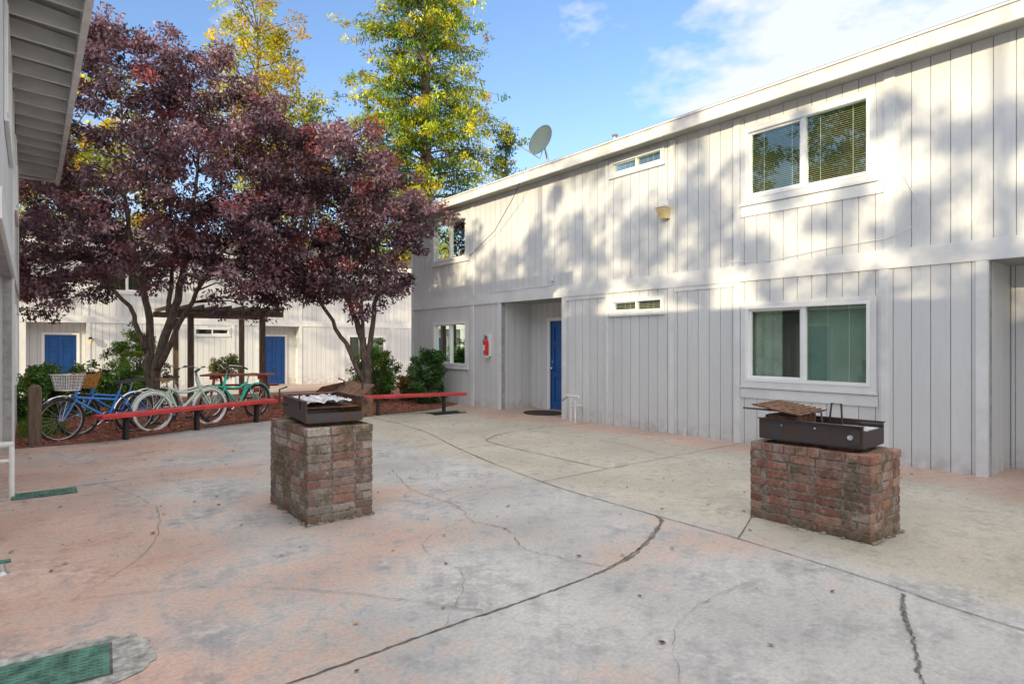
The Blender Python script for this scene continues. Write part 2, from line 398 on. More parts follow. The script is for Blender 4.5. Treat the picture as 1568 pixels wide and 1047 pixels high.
# fire extinguisher
x=MB(); Y0=11.62; X0=8.40
x.tube([(X0,Y0,1.26),(X0,Y0,1.28),(X0,Y0,1.55),(X0,Y0,1.60),(X0,Y0,1.63)],[.05,.06,.06,.04,.018],M_ext,14)
x.tube([(X0,Y0,1.63),(X0,Y0,1.68)],.018,M_black); x.box((X0-.06,Y0-.012,1.67),(X0+.02,Y0+.012,1.685),M_black); x.box((X0-.06,Y0-.012,1.70),(X0+.01,Y0+.012,1.712),M_black)
x.tube([(X0,Y0+.02,1.65),(X0-.03,Y0+.07,1.6),(X0-.02,Y0+.075,1.45),(X0-.01,Y0+.07,1.35)],.009,M_black)
x.box((X0-.062,Y0-.03,1.36),(X0-.055,Y0+.03,1.48),M_white); x.box((8.44,Y0-.09,1.22),(8.484,Y0+.09,1.74),M_trim); x.box((8.37,Y0-.06,1.19),(8.44,Y0+.06,1.22),M_white)
x.obj('fire_extinguisher')
hb=MB(); hb.tube([(8.2,8.55,0),(8.2,8.55,.5)],.02,M_white); hb.tube([(8.2,8.43,0),(8.2,8.43,.42)],.018,M_white)
hb.tube([(8.2,8.66,.5),(8.2,8.33,.5)],.025,M_white); hb.tube([(8.2,8.62,.5),(8.12,8.72,.40)],.02,M_metal); hb.tube([(8.2,8.55,.3),(8.48,8.55,.3)],.016,M_white)
hb.tube([(8.2,8.5,.5),(8.2,8.5,.6)],.012,M_white); hb.tube([(8.2,8.5,.6),(8.2,8.5,.615)],.05,M_white,10)
hb.tube([(8.42,6.1,0),(8.42,6.1,.14)],.012,M_white)
hb.obj('water_spigot')

# ================================================================ LEFT BUILDING
Lb=empty('added_shade_building')
PL=lambda u,v,n:(-.2+n,u,v)
w=MB(); lh=[(6.1,11.2,0,2.45),(12.2,13.8,3.66,4.68),(12.2,13.8,.97,2.06),(7.4,9.2,3.66,4.68)]
siding(w,PL,6,16,0,5.1,lh,3); w.box((-9,6.1,0),(-1.4,15.88,5.1),M_wall); w.box((-9,15.9,0),(-.3,16,5.1),M_wall); w.box((-9,6.0,0),(-1.4,6.1,5.1),M_wall); w.box((-1.4,6.0,2.5),(-.3,6.1,5.1),M_wall)
w.obj('walls',Lb)
window(Lb,PL,*lh[1],'blinds','upper_window'); window(Lb,PL,*lh[2],'blinds','lower_window'); window(Lb,PL,*lh[3],'blinds','upper_window_b')
mb=MB(); siding(mb,lambda u,v,n:PL(u,v,n-1.0),6.1,11.2,0,2.45,[(8.2,9.1,0,2.03)],5); siding(mb,lambda a,v,n:(-.2-a,11.22-n,v),.1,1.0,0,2.45,(),9,nb=-.06)
mb.box((6.0,2.45,-1.1),(11.22,2.51,-.1),M_soffit,PL); mb.obj('entry_walls',Lb); door(Lb,lambda u,v,n:PL(u,v,n-1.0),8.2,9.1,0,-1,'entry_door')
t=MB(); t.box((6,2.45,.0115),(16,2.69,.036),M_trim,PL)
for a,b in ((11.2,11.3),(15.88,16)): vtrim(t,PL,a,b,0,2.449)
for a,b in ((11.2,11.3),(15.88,16)): vtrim(t,PL,a,b,2.691,5.1)
t.obj('trim',Lb)
r=MB(); k=6.0; E0=.44
while k<16.4:
    r.hexa([(-.18,k,5.03),(E0,k,4.99),(E0,k+.045,4.99),(-.18,k+.045,5.03),(-.18,k,5.22),(E0,k,5.155),(E0,k+.045,5.155),(-.18,k+.045,5.22)],M_trim); k+=.6
r.hexa([(-5,5.7,6.3),(E0,5.7,5.157),(E0,16.5,5.157),(-5,16.5,6.3),(-5,5.7,6.36),(E0,5.7,5.21),(E0,16.5,5.21),(-5,16.5,6.36)],M_soffit)
r.hexa([(-5,5.7,6.361),(E0+.02,5.7,5.211),(E0+.02,16.5,5.211),(-5,16.5,6.361),(-5,5.7,6.4),(E0+.02,5.7,5.24),(E0+.02,16.5,5.24),(-5,16.5,6.4)],M_roof)
r.hexa([(-10,5.7,5.2),(-5,5.7,6.3),(-5,16.5,6.3),(-10,16.5,5.2),(-10,5.7,5.25),(-5,5.7,6.4),(-5,16.5,6.4),(-10,16.5,5.25)],M_roof)
r.box((E0,5.7,4.96),(E0+.07,16.55,5.25),M_white); r.box((-.2,16.5,5.0),(E0,16.54,5.2),M_white); r.box((-.19,16.3,5.0),(E0,16.35,5.16),M_soffit)
for yy in (5.98,15.9): r.face([(-.2,yy,5.1),(-9,yy,5.1),(-5,yy,6.3),(-.2,yy,5.30)],M_wall)
r.obj('roof',Lb)
p=MB(); p.tube([(-.14,7.75,0),(-.14,7.75,.52)],.024,M_white); p.tube([(-.6,7.75,0),(-.6,7.75,.52)],.024,M_white); p.tube([(-.62,7.75,.52),(-.12,7.75,.52)],.028,M_white); p.tube([(-.6,7.75,.36),(-.14,7.75,.36)],.018,M_white)
p.obj('pipe_rail')
p=MB(); p.tube([(-.15,5.2,0),(-.15,5.2,.02),(-.15,5.2,.07)],[.05,.03,.02],M_metal); p.tube([(-.20,5.2,.08),(-.10,5.23,.07)],.014,M_green); p.obj('sprinkler_head')

# ================================================================ BUILDING BEHIND-LEFT (out of view, added to shade the court and lower wall)
Wb=empty('added_shade_building')
PW=lambda u,v,n:(-3.2+n,u,v); w=MB(); wh=[(-6,-4.2,.95,2.07),(-6,-4.2,3.6,4.7),(0,1.8,.95,2.07),(0,1.8,3.6,4.7)]
siding(w,PW,-22,4.8,0,5.15,wh,4); w.box((-12,-22,0),(-3.9,4.8,5.15),M_wall); w.box((-3.9,4.7,0),(-3.3,4.8,5.15),M_wall)
w.obj('walls',Wb)
for i,h in enumerate(wh): window(Wb,PW,*h,'blinds','window_%d'%i)
r=MB(); r.hexa([(-7.6,-22.3,6.5),(-2.7,-22.3,5.15),(-2.7,5.1,5.15),(-7.6,5.1,6.5),(-7.6,-22.3,6.6),(-2.7,-22.3,5.25),(-2.7,5.1,5.25),(-7.6,5.1,6.6)],M_roof)
r.hexa([(-12.5,-22.3,5.15),(-7.6,-22.3,6.5),(-7.6,5.1,6.5),(-12.5,5.1,5.15),(-12.5,-22.3,5.25),(-7.6,-22.3,6.6),(-7.6,5.1,6.6),(-12.5,5.1,5.25)],M_roof)
r.box((-2.7,-22.3,5.0),(-2.66,5.1,5.26),M_white); r.face([(-3.2,4.79,5.15),(-12,4.79,5.15),(-7.6,4.79,6.5)],M_wall); r.obj('roof',Wb)

# ================================================================ BACK BUILDING
B=empty('added_shade_building'); g0=-.2
PB=lambda u,v,n:(u,26-n,v+g0)
bh=[(-.1,1.55,0,2.45),(7.35,9.0,0,2.45),(11.2,13.0,.95,2.07),(11.2,13.0,3.6,4.65),(5.0,6.2,2.08,2.3),(1.9,3.6,3.6,4.65),(-3,-1.4,.95,2.07)]
w=MB(); siding(w,PB,-6,22,0,5.15,bh,6); w.box((-6,27.3,g0),(22,34,4.95),M_wall); w.box((-6,26.1,g0),(-5.9,27.3,4.95),M_wall); w.obj('walls',B)
for i in (2,3,4,5,6): window(B,PB,*bh[i],'blinds' if i!=4 else 'none','window_%d'%i,.06)
recess(B,PB,-.1,1.55,2.45,.5,(.4,1.3,1),nm='entry_a'); recess(B,PB,7.35,9.0,2.45,.5,(7.65,8.55,-1),nm='entry_b')
t=MB(); t.box((-6,2.45,.0115),(22,2.69,.036),M_trim,PB)
for a in (-.22,1.55,2.9,4.8,6.3,7.23,9.0,10.9,13.3,15.5): vtrim(t,PB,a,a+.12,0,2.449)
for a in (1.5,4.8,9.0,10.9,13.3): vtrim(t,PB,a,a+.12,2.691,5.1)
t.obj('trim',B)
r=MB(); r.hexa([(-6.4,25.5,4.95),(22.4,25.5,4.95),(22.4,30,6.3),(-6.4,30,6.3),(-6.4,25.5,5.02),(22.4,25.5,5.02),(22.4,30,6.4),(-6.4,30,6.4)],M_roof)
r.hexa([(-6.4,30,6.3),(22.4,30,6.3),(22.4,34.5,4.95),(-6.4,34.5,4.95),(-6.4,30,6.4),(22.4,30,6.4),(22.4,34.5,5.02),(-6.4,34.5,5.02)],M_roof)
r.box((-6.4,25.46,4.85),(22.4,25.5,5.03),M_fascia); r.obj('roof',B)
l=MB(); l.box((1.62,25.85,1.65),(1.72,25.95,1.75),M_black); l.tube([(1.67,25.86,1.5),(1.67,25.86,1.62),(1.67,25.86,1.68)],[.05,.07,.02],M_lamp); l.obj('wall_lamp')

# ================================================================ GROUND
g=MB()
ys=[(-250,0),(16,0),(22,g0),(250,g0)]
for (a,za),(b,zb) in zip(ys,ys[1:]): g.face([(-250,a,za),(250,a,za),(250,b,zb),(-250,b,zb)],M_ground)
g.obj('ground',recalc=False)
def smoothpoly(p,k=6):
    out=[]
    for i in range(len(p)-1):
        p0=p[max(i-1,0)];p1=p[i];p2=p[i+1];p3=p[min(i+2,len(p)-1)]
        for j in range(k):
            t=j/k; out.append(tuple(.5*((2*p1[d])+(-p0[d]+p2[d])*t+(2*p0[d]-5*p1[d]+4*p2[d]-p3[d])*t*t+(-p0[d]+3*p1[d]-3*p2[d]+p3[d])*t**3) for d in (0,1)))
    out.append(tuple(p[-1])); return out
def strip(mb,pts,wd,mt,z=.004,jit=.0,wj=.3,k=6,rs=1):
    rr=random.Random(rs); q=smoothpoly(pts,k); q=[(a+rr.uniform(-jit,jit),b+rr.uniform(-jit,jit)) for a,b in q]
    L=[];Rr=[]
    for i,(a,b) in enumerate(q):
        a0,b0=q[max(i-1,0)];a1,b1=q[min(i+1,len(q)-1)]; dx,dy=a1-a0,b1-b0; l=math.hypot(dx,dy) or 1
        ww=wd*.5*(1+rr.uniform(-wj,wj)); L.append((a-dy/l*ww,b+dx/l*ww,z)); Rr.append((a+dy/l*ww,b-dx/l*ww,z))
    for i in range(len(q)-1): mb.face([L[i],Rr[i],Rr[i+1],L[i+1]],mt)
J=MB()
strip(J,[(-2.5,2.73),(-.8,2.72),(.89,2.73),(1.68,2.756),(2.41,2.763),(3.04,2.81),(3.67,3.0),(4.17,3.256),(4.3,3.42)],.012,M_joint,.004,.005,.6,18)
strip(J,[(2.9,2.79),(3.3,2.86),(3.67,3.0),(4.17,3.256),(4.28,3.36)],.032,M_hair,.0035,.006,.6,8,44)
strip(J,[(4.3,3.42),(4.38,5.015),(4.8,7.2),(5.35,9.34),(5.51,11.6)],.010,M_joint,.005,.004,.5,16,2)
strip(J,[(4.3,3.42),(4.285,2.615),(4.2,1.6),(4.09,.85),(3.95,-2)],.008,M_joint,.006,.003,.4,12,3)
strip(J,[(4.285,2.615),(4.6,2.74),(4.93,2.88)],.007,M_joint,.007,.002,.4,8,4)
strip(J,[(5.45,5.05),(5.5,7.34),(5.8,7.9),(6.59,8.23),(7.67,8.24),(8.4,8.2)],.012,M_joint,.007,.004,.4,10,5)
strip(J,[(4.38,5.015),(5.45,5.05),(8.4,5.1)],.009,M_joint,.008,.003,.4,10,6)
strip(J,[(-.2,7.75),(.6,7.91),(2.35,7.92),(4.85,7.9)],.008,M_hair,.008,.002,.4,10,7)
strip(J,[(4.11,1.419),(3.85,1.33),(3.587,1.203),(3.3,1.08),(3.1,.989),(2.6,.6)],.009,M_joint,.009,.009,.8,16,8)
strip(J,[(4.11,1.419),(3.85,1.33),(3.587,1.203)],.020,M_hair,.0085,.006,.7,10,48)
strip(J,[(3.4,6.6),(3.1,5.6),(3.107,4.754),(2.95,4.3),(3.03,3.87),(2.85,3.5),(2.91,3.2),(3.04,2.85)],.005,M_hair,.009,.014,.6,12,9)
strip(J,[(.2,4.4),(.9,4.1),(1.5,3.5),(2.0,2.78)],.0035,M_hair,.009,.012,.6,14,10)
strip(J,[(2.38,5.0),(2.9,4.9),(3.5,5.1),(4.35,5.0)],.004,M_hair,.010,.012,.6,12,11)
strip(J,[(5.5,7.34),(4.8,7.3)],.010,M_joint,.010,.01,.5,10,12)
strip(J,[(6.8,3.0),(6.9,4.2),(6.7,5.08),(7.0,6.4),(6.8,8.2)],.006,M_hair,.010,.01,.5,12,13)
strip(J,[(.6,7.9),(.9,6.5),(.7,5.2),(.2,4.4)],.0035,M_hair,.010,.014,.6,14,14)
strip(J,[(1.7,2.75),(2.2,3.3),(2.3,4.0),(2.9,4.35)],.003,M_hair,.011,.014,.6,14,15)
strip(J,[(2.2,1.6),(2.7,2.0),(3.4,2.1),(4.2,1.9)],.003,M_hair,.011,.014,.6,14,16)
J.obj('pavement_joints',recalc=False)
def lid(cx,cy,w,h,ang,patch):
    mb=MB(); ca,sa=math.cos(ang),math.sin(ang)
    T=lambda x,y,z:(cx+x*ca-y*sa,cy+x*sa+y*ca,z)
    if patch:
        pts=[]; rr=random.Random(3)
        for i in range(60):
            a=2*math.pi*i/60; q=1+rr.uniform(-.05,.05); pts.append(T(math.copysign(min(abs(math.cos(a))*1.15,1),math.cos(a))*(w/2+.17)*q,math.copysign(min(abs(math.sin(a))*1.15,1),math.sin(a))*(h/2+.10)*q,.0045))
        mb.face(pts,M_patch)
    mb.box((-w/2,-h/2,.0052),(w/2,h/2,.010),M_green,T)
    mb.box((-w/2-.012,-h/2-.012,.0048),(w/2+.012,h/2+.012,.0062),M_joint,T)
    nx=int(w/.035);ny=int(h/.035)
    for i in range(nx):
        for j in range(ny):
            a=-w/2+.02+i*(w-.04)/nx; b=-h/2+.02+j*(h-.04)/ny; mb.box((a+.006,b+.006,.0101),(a+.026,b+.026,.013),M_green,T)
    mb.box((-.05,-h/2+.02,.0132),(.05,-h/2+.05,.015),M_joint,T)
    mb.obj('meter_box_lid')
lid(.03,3.50,.54,.34,-.08,True); lid(.12,7.72,.5,.28,0,False)
dm=MB()
pts=[(8.75+.38*math.cos(a),10.0+.45*math.sin(a),.012) for a in [2*math.pi*i/24 for i in range(24)]]
dm.face(pts,M_mat); dm.tube([(x_,y_,.012) for x_,y_,_ in pts],.012,M_mat,5,closed=True); dm.obj('doormat')
gr=MB()
for i in range(14): gr.box((6.75+i*.05,11.15,.004),(6.775+i*.05,11.45,.016),M_black)
gr.box((6.7,11.11,.004),(7.5,11.15,.018),M_black); gr.box((6.7,11.45,.004),(7.5,11.49,.018),M_black); gr.obj('drain_grate')

# mulch bed
front=[(-.2,11.3),(.6,11.25),(1.2,11.35),(2.4,11.95),(3.6,12.35),(4.6,12.2),(5.5,11.95),(6.6,12.0),(7.4,12.2),(8.45,12.9)]
bed=MB(); fs=smoothpoly(front,4)
for a,b in zip(fs,fs[1:]): bed.face([(a[0],a[1],.018),(b[0],b[1],.018),(b[0],16,.018),(a[0],16,.018)],M_soil)
bed.face([(-.2,16,.018),(8.45,16,.018),(14,22,-.182),(-3,22,-.182)],M_soil)
for a,b in zip(fs,fs[1:]): bed.face([(a[0],a[1],0),(b[0],b[1],0),(b[0],b[1],.018),(a[0],a[1],.018)],M_joint)
bed.obj('mulch_bed',recalc=False)
def chips(name,n,sampler,size,mt,cols,flat=.5,asp=.45):
    mb=MB()
    for i in range(n):
        x_,y_,z_=sampler(); s=size*random.uniform(.5,1.4); a=random.uniform(0,6.28); d1=Vector((math.cos(a),math.sin(a),random.uniform(-flat,flat)*.6)).normalized()
        d2=d1.cross(Vector((random.uniform(-flat,flat),random.uniform(-flat,flat),1)).normalized()); p=Vector((x_,y_,z_+s*flat*.4))
        mb.face([p-d1*s*.5,p+d2*s*asp*.5-d1*s*.05,p+d1*s*.5,p-d2*s*asp*.5+d1*s*.05],mt,random.choice(cols))
    return mb.obj(name,recalc=False)
def bs():
    while True:
        x_=random.uniform(-.15,8.3); y_=random.uniform(11.3,15.5)
        for (a,b) in zip(fs,fs[1:]):
            if a[0]<=x_<=b[0] and y_>a[1]+.0: return x_,y_,.02
chips('mulch_chips',14000,bs,.055,M_chip,[(1,1,1),(.6,.5,.5),(1.3,1.2,1.1),(.8,.5,.45),(.4,.35,.35)])
def fl():
    while True:
        x_=random.uniform(-.3,8.2); y_=random.uniform(1.5,12)
        if random.random()<(y_/12)**.9: return x_,y_,.006
chips('fallen_leaves',480,fl,.036,M_dryleaf,[(1,1,1),(.3,.25,.25),(.5,.3,.3),(1.6,1.7,.8),(.25,.2,.2)],.25,.6)
gm=MB()
for i in range(1500):
    x_=random.uniform(-.15,.5); y_=random.uniform(12.3,15.0); h=random.uniform(.05,.13); a=random.uniform(0,6.28); dx,dy=math.cos(a)*.008,math.sin(a)*.008
    gm.face([(x_-dx,y_-dy,.018),(x_+dx,y_+dy,.018),(x_+random.uniform(-.04,.04),y_+random.uniform(-.04,.04),.018+h)],M_leaf,random.choice([(.12,.22,.04),(.2,.3,.06),(.08,.15,.03)]))
gm.obj('grass',recalc=False)

# ================================================================ BRICK PILLARS + GRILLS
def pillar(name,x0,x1,y0,y1,H,pal,seed):
    rr=random.Random(seed); P=empty(name); core=MB(); core.box((x0+.006,y0+.006,0),(x1-.006,y1-.006,H-.008),M_mortar); core.obj('mortar_core',P)
    mb=MB(); ch=.0725; n=int(round((H)/ch)); ch=H/n; bw=.095
    def run(a,b,off,fn,z0,z1):
        p=a-(.0 if not off else .105)
        while p<b-.02:
            q=p+.2; s=max(p,a); e=min(q,b)
            if e-s>.03:
                j=rr.uniform(-.002,.0025); col=rr.choice(pal); f=rr.uniform(.6,1.15); col=tuple(c*f for c in col)
                fn(s+.001,e-.001,j,z0,z1,col)
            p=q+.012
    for k in range(n-1):
        z0=k*ch+.005; z1=(k+1)*ch-.007; o=k%2
        ya,yb=(y0,y1) if o==0 else (y0+bw+.010,y1-bw-.010); xa,xb=(x0+bw+.010,x1-bw-.010) if o==0 else (x0,x1)
        run(ya,yb,o,lambda s,e,j,a,b,c:mb.box((x0-j,s,a),(x0+bw,e,b),M_brick,None,c),z0,z1)
        run(ya,yb,o,lambda s,e,j,a,b,c:mb.box((x1-bw,s,a),(x1+j,e,b),M_brick,None,c),z0,z1)
        run(xa,xb,1-o,lambda s,e,j,a,b,c:mb.box((s,y0-j,a),(e,y0+bw,b),M_brick,None,c),z0,z1)
        run(xa,xb,1-o,lambda s,e,j,a,b,c:mb.box((s,y1-bw,a),(e,y1+j,b),M_brick,None,c),z0,z1)
    z0=(n-1)*ch+.005; p=y0-.006
    while p<y1-.03:
        q=min(p+.098,y1+.006); xm=[x0-.008+rr.uniform(-.003,.003),(x0+x1)/2-.095,(x0+x1)/2+.095,x1+.008+rr.uniform(-.003,.003)]
        for a,b in zip(xm,xm[1:]):
            col=rr.choice(pal); f=rr.uniform(.6,1.15); mb.box((a+.004,p,z0),(b-.004,q-.008,H+rr.uniform(-.004,.003)),M_brick,None,tuple(c*f for c in col))
        p=q
    mb.obj('bricks',P,bevel=.006)
    rub=MB()
    for i in range(50):
        a=rr.uniform(0,4)
        px,py={0:(rr.uniform(x0,x1),y0-.01),1:(rr.uniform(x0,x1),y0-.015),2:(x0-.01,rr.uniform(y0,y1)),3:(x1+.01,rr.uniform(y0,y1))}[int(a)]
        s=rr.uniform(.01,.03); rub.tube([(px,py,0),(px+.002,py,s*.4),(px,py,s*.7)],[s,s*.8,s*.2],M_mortar,6)
    rub.obj('mortar_rubble',P)
    return P
palA=[(.31,.155,.11),(.26,.14,.105),(.35,.225,.175),(.32,.255,.215),(.24,.165,.135),(.42,.36,.32)]
palB=[(.34,.145,.095),(.29,.125,.088),(.36,.195,.14),(.26,.15,.11),(.38,.23,.165)]
pillar('brick_barbecue_pillar',1.80,2.38,5.0,6.0,.80,palA,1)
pillar('brick_barbecue_pillar',4.94,5.50,1.92,2.90,.66,palB,2)

def grill(ox,oy,H,ang,var,sc=1.):
    G=MB(); ca,sa=math.cos(ang)*sc,math.sin(ang)*sc
    T=lambda x,y,z:(ox+x*ca-y*sa,oy+x*sa+y*ca,H+z*sc)
    G.box((-.16,-.28,0),(.16,.28,.03),M_rust,T)
    G.box((-.21,-.38,.031),(.21,.38,.042),M_steel,T)
    h=.19
    G.box((-.215,-.38,.043),(-.207,.38,h),M_steel,T)
    G.box((.207,-.38,.043),(.215,.38,h),M_rust if var==1 else M_steel,T)
    G.box((-.206,.372,.043),(.206,.38,h),M_steel,T)
    if var==2: G.box((-.206,-.38,.043),(.206,-.372,h*.8),M_steel,T)
    else: G.box((-.206,-.38,.043),(.206,-.372,.10),M_steel,T)
    G.box((-.24,-.385,h+.001),(-.205,.385,h+.006),M_steel,T); G.box((.205,-.385,h+.001),(.24,.385,h+.006),M_steel,T)
    for i in range(15):
        y=-.32+i*.045
        if var==1 and y>.25: break
        G.tube([T(-.204,y,.135),T(.204,y,.135)],.005,M_rust,5)
    G.tube([T(-.204,-.33,.128),T(-.204,.3,.128)],.006,M_rust,5); G.tube([T(.204,-.33,.128),T(.204,.3,.128)],.006,M_rust,5)
    if var==1:
        rr=random.Random(4); nx,ny=14,20; grid=[[T(-.19+.33*i/nx,-.34+.60*j/ny,.165+rr.uniform(0,.032)) for j in range(ny+1)] for i in range(nx+1)]
        for i in range(nx):
            for j in range(ny):
                G.face([grid[i][j],grid[i+1][j],grid[i+1][j+1]],M_foil); G.face([grid[i][j],grid[i+1][j+1],grid[i][j+1]],M_foil)
        G.hexa([T(.215,-.33,.20),T(.33,-.33,.29),T(.33,.33,.29),T(.215,.33,.20),T(.210,-.33,.206),T(.325,-.33,.296),T(.325,.33,.296),T(.210,.33,.206)],M_rust)
        G.hexa([T(.05,.375,.20),T(.215,.375,.20),T(.33,.345,.29),T(.10,.345,.25),T(.05,.381,.20),T(.215,.381,.20),T(.33,.351,.29),T(.10,.351,.25)],M_rust)
        G.box((.215,-.37,.05),(.30,.05,.19),M_rust,T)
        for yy in (-.20,.28):
            G.tube([T(.215,yy,.10),T(.27,yy,.12),T(.27,yy,.30),T(.22,yy,.32)],.009,M_steel,6)
        G.tube([T(-.22,.2,.12),T(-.28,.2,.14),T(-.28,.2,.25),T(-.22,.2,.27)],.009,M_steel,6)
        G.tube([T(-.22,-.2,.12),T(-.22,-.2,.24)],.008,M_steel,6)
    else:
        G.hexa([T(-.25,.06,.235),T(.16,.02,.245),T(.20,.40,.30),T(-.22,.44,.29),T(-.25,.06,.243),T(.16,.02,.253),T(.20,.40,.308),T(-.22,.44,.298)],M_rust)
        for i in range(9):
            y=.04+i*.045; G.tube([T(-.26,y,.243+i*.006),T(.19,y-.02,.257+i*.006)],.006,M_rust,5)
        G.box((-.19,.10,.135),(.18,.34,.22),M_rust,T)
        G.tube([T(-.20,.0,.14),T(-.20,-.02,.27),T(-.20,-.09,.27),T(-.20,-.10,.14)],.009,M_steel,6)
        G.tube([T(.18,.0,.14),T(.18,-.02,.31),T(.18,-.09,.31),T(.18,-.10,.14)],.009,M_steel,6)
        G.tube([T(-.30,.47,.27),T(.0,.05,.235)],.009,M_steel,6)
        G.tube([T(-.02,-.30,.20),T(-.06,-.46,.205)],.009,M_steel,6); G.box((-.12,-.37,.15),(.14,-.12,.156),M_foil,T)
        G.tube([T(-.216,-.30,.11),T(-.24,-.30,.11)],.02,M_foil,8)
        for yy in (-.05,.2): G.tube([T(-.216,yy,.15),T(-.22,yy,.15)],.008,M_foil,8)
        G.box((-.228,-.36,.06),(-.216,-.30,.17),M_steel,T)
    return G.obj('barbecue_grill',recalc=False)
grill(2.10,5.48,.80,-.10,1,1.14)
grill(5.20,2.42,.66,.06,2,1.08)

# ================================================================ BENCHES, POST, TABLE, PERGOLA
def bench(p,q,h,legs):
    mb=MB(); p=Vector((*p,0));q=Vector((*q,0)); d=(q-p).normalized(); n=Vector((-d.y,d.x,0)); L=(q-p).length
    T=lambda a,b,z:tuple(p+d*a+n*b+Vector((0,0,z)))
    mb.box((0,-.15,h-.06),(L,-.008,h),M_red,T); mb.box((0,.008,h-.06),(L,.15,h),M_red,T)
    for f in legs:
        a=f*L; mb.box((a-.03,-.045,0),(a+.03,.045,h-.10),M_black,T); mb.box((a-.04,-.14,h-.10),(a+.04,.14,h-.061),M_black,T)
    mb.obj('bench',bevel=.006)
bench((.80,11.15),(3.78,12.42),.42,(.13,.5,.88)); bench((5.3,12.0),(7.68,11.45),.42,(.2,.8)); bench((3.95,12.5),(5.1,12.2),.42,(.2,.8))
p=MB(); p.box((-.02,11.38,0),(.14,11.54,.86),M_wood); p.hexa([(-.02,11.38,.861),(.14,11.38,.861),(.14,11.54,.861),(-.02,11.54,.861),(.03,11.43,.91),(.09,11.43,.91),(.09,11.49,.91),(.03,11.49,.91)],M_wood); p.obj('wooden_post',bevel=.01)
def ptable(cx,cy,ang):
    mb=MB(); ca,sa=math.cos(ang),math.sin(ang); T=lambda x,y,z:(cx+x*ca-y*sa,cy+x*sa+y*ca,z)
    for i in range(5): mb.box((-.8,-.37+i*.15,.72),(.8,-.23+i*.15,.76),M_redwood,T)
    for s in (-1,1):
        for k in (0,1): a=s*.68+(k-.5)*.15; mb.box((-.8,a-.065,.42),(.8,a+.065,.46),M_redwood,T)
    for xx in (-.55,.55):
        mb.box((xx-.03,-.75,.34),(xx+.03,.75,.419),M_redwood,T); mb.box((xx-.03,-.35,.64),(xx+.03,.35,.719),M_redwood,T)
        for s in (-1,1): mb.hexa([T(xx+.031,s*.6-.05,0),T(xx+.07,s*.6-.05,0),T(xx+.07,s*.6+.05,0),T(xx+.031,s*.6+.05,0),T(xx+.031,s*.25-.05,.70),T(xx+.07,s*.25-.05,.70),T(xx+.07,s*.25+.05,.70),T(xx+.031,s*.25+.05,.70)],M_redwood)
    mb.obj('picnic_table')
ptable(4.1,16.2,-.5)
pg=MB(); zf=-.12
for px,py in ((3.5,18.8),(5.4,18.75),(3.5,21),(5.4,21)): pg.box((px-.07,py-.07,zf-.1),(px+.07,py+.07,2.3),M_wood)
for py in (18.8,21): pg.box((2.9,py-.1,2.31),(6.0,py-.06,2.47),M_wood); pg.box((2.9,py+.06,2.31),(6.0,py+.1,2.47),M_wood)
for i in range(9): pg.box((3.0+i*.35,18.3,2.472),(3.05+i*.35,21.5,2.58),M_wood)
pg.obj('pergola')
tp=MB(); tp.tube([(4.55,14.2,.02),(4.55,14.2,.30),(4.55,14.2,.31),(4.55,14.2,.36)],[.13,.19,.215,.215],M_terra,16); tp.obj('terracotta_pot')

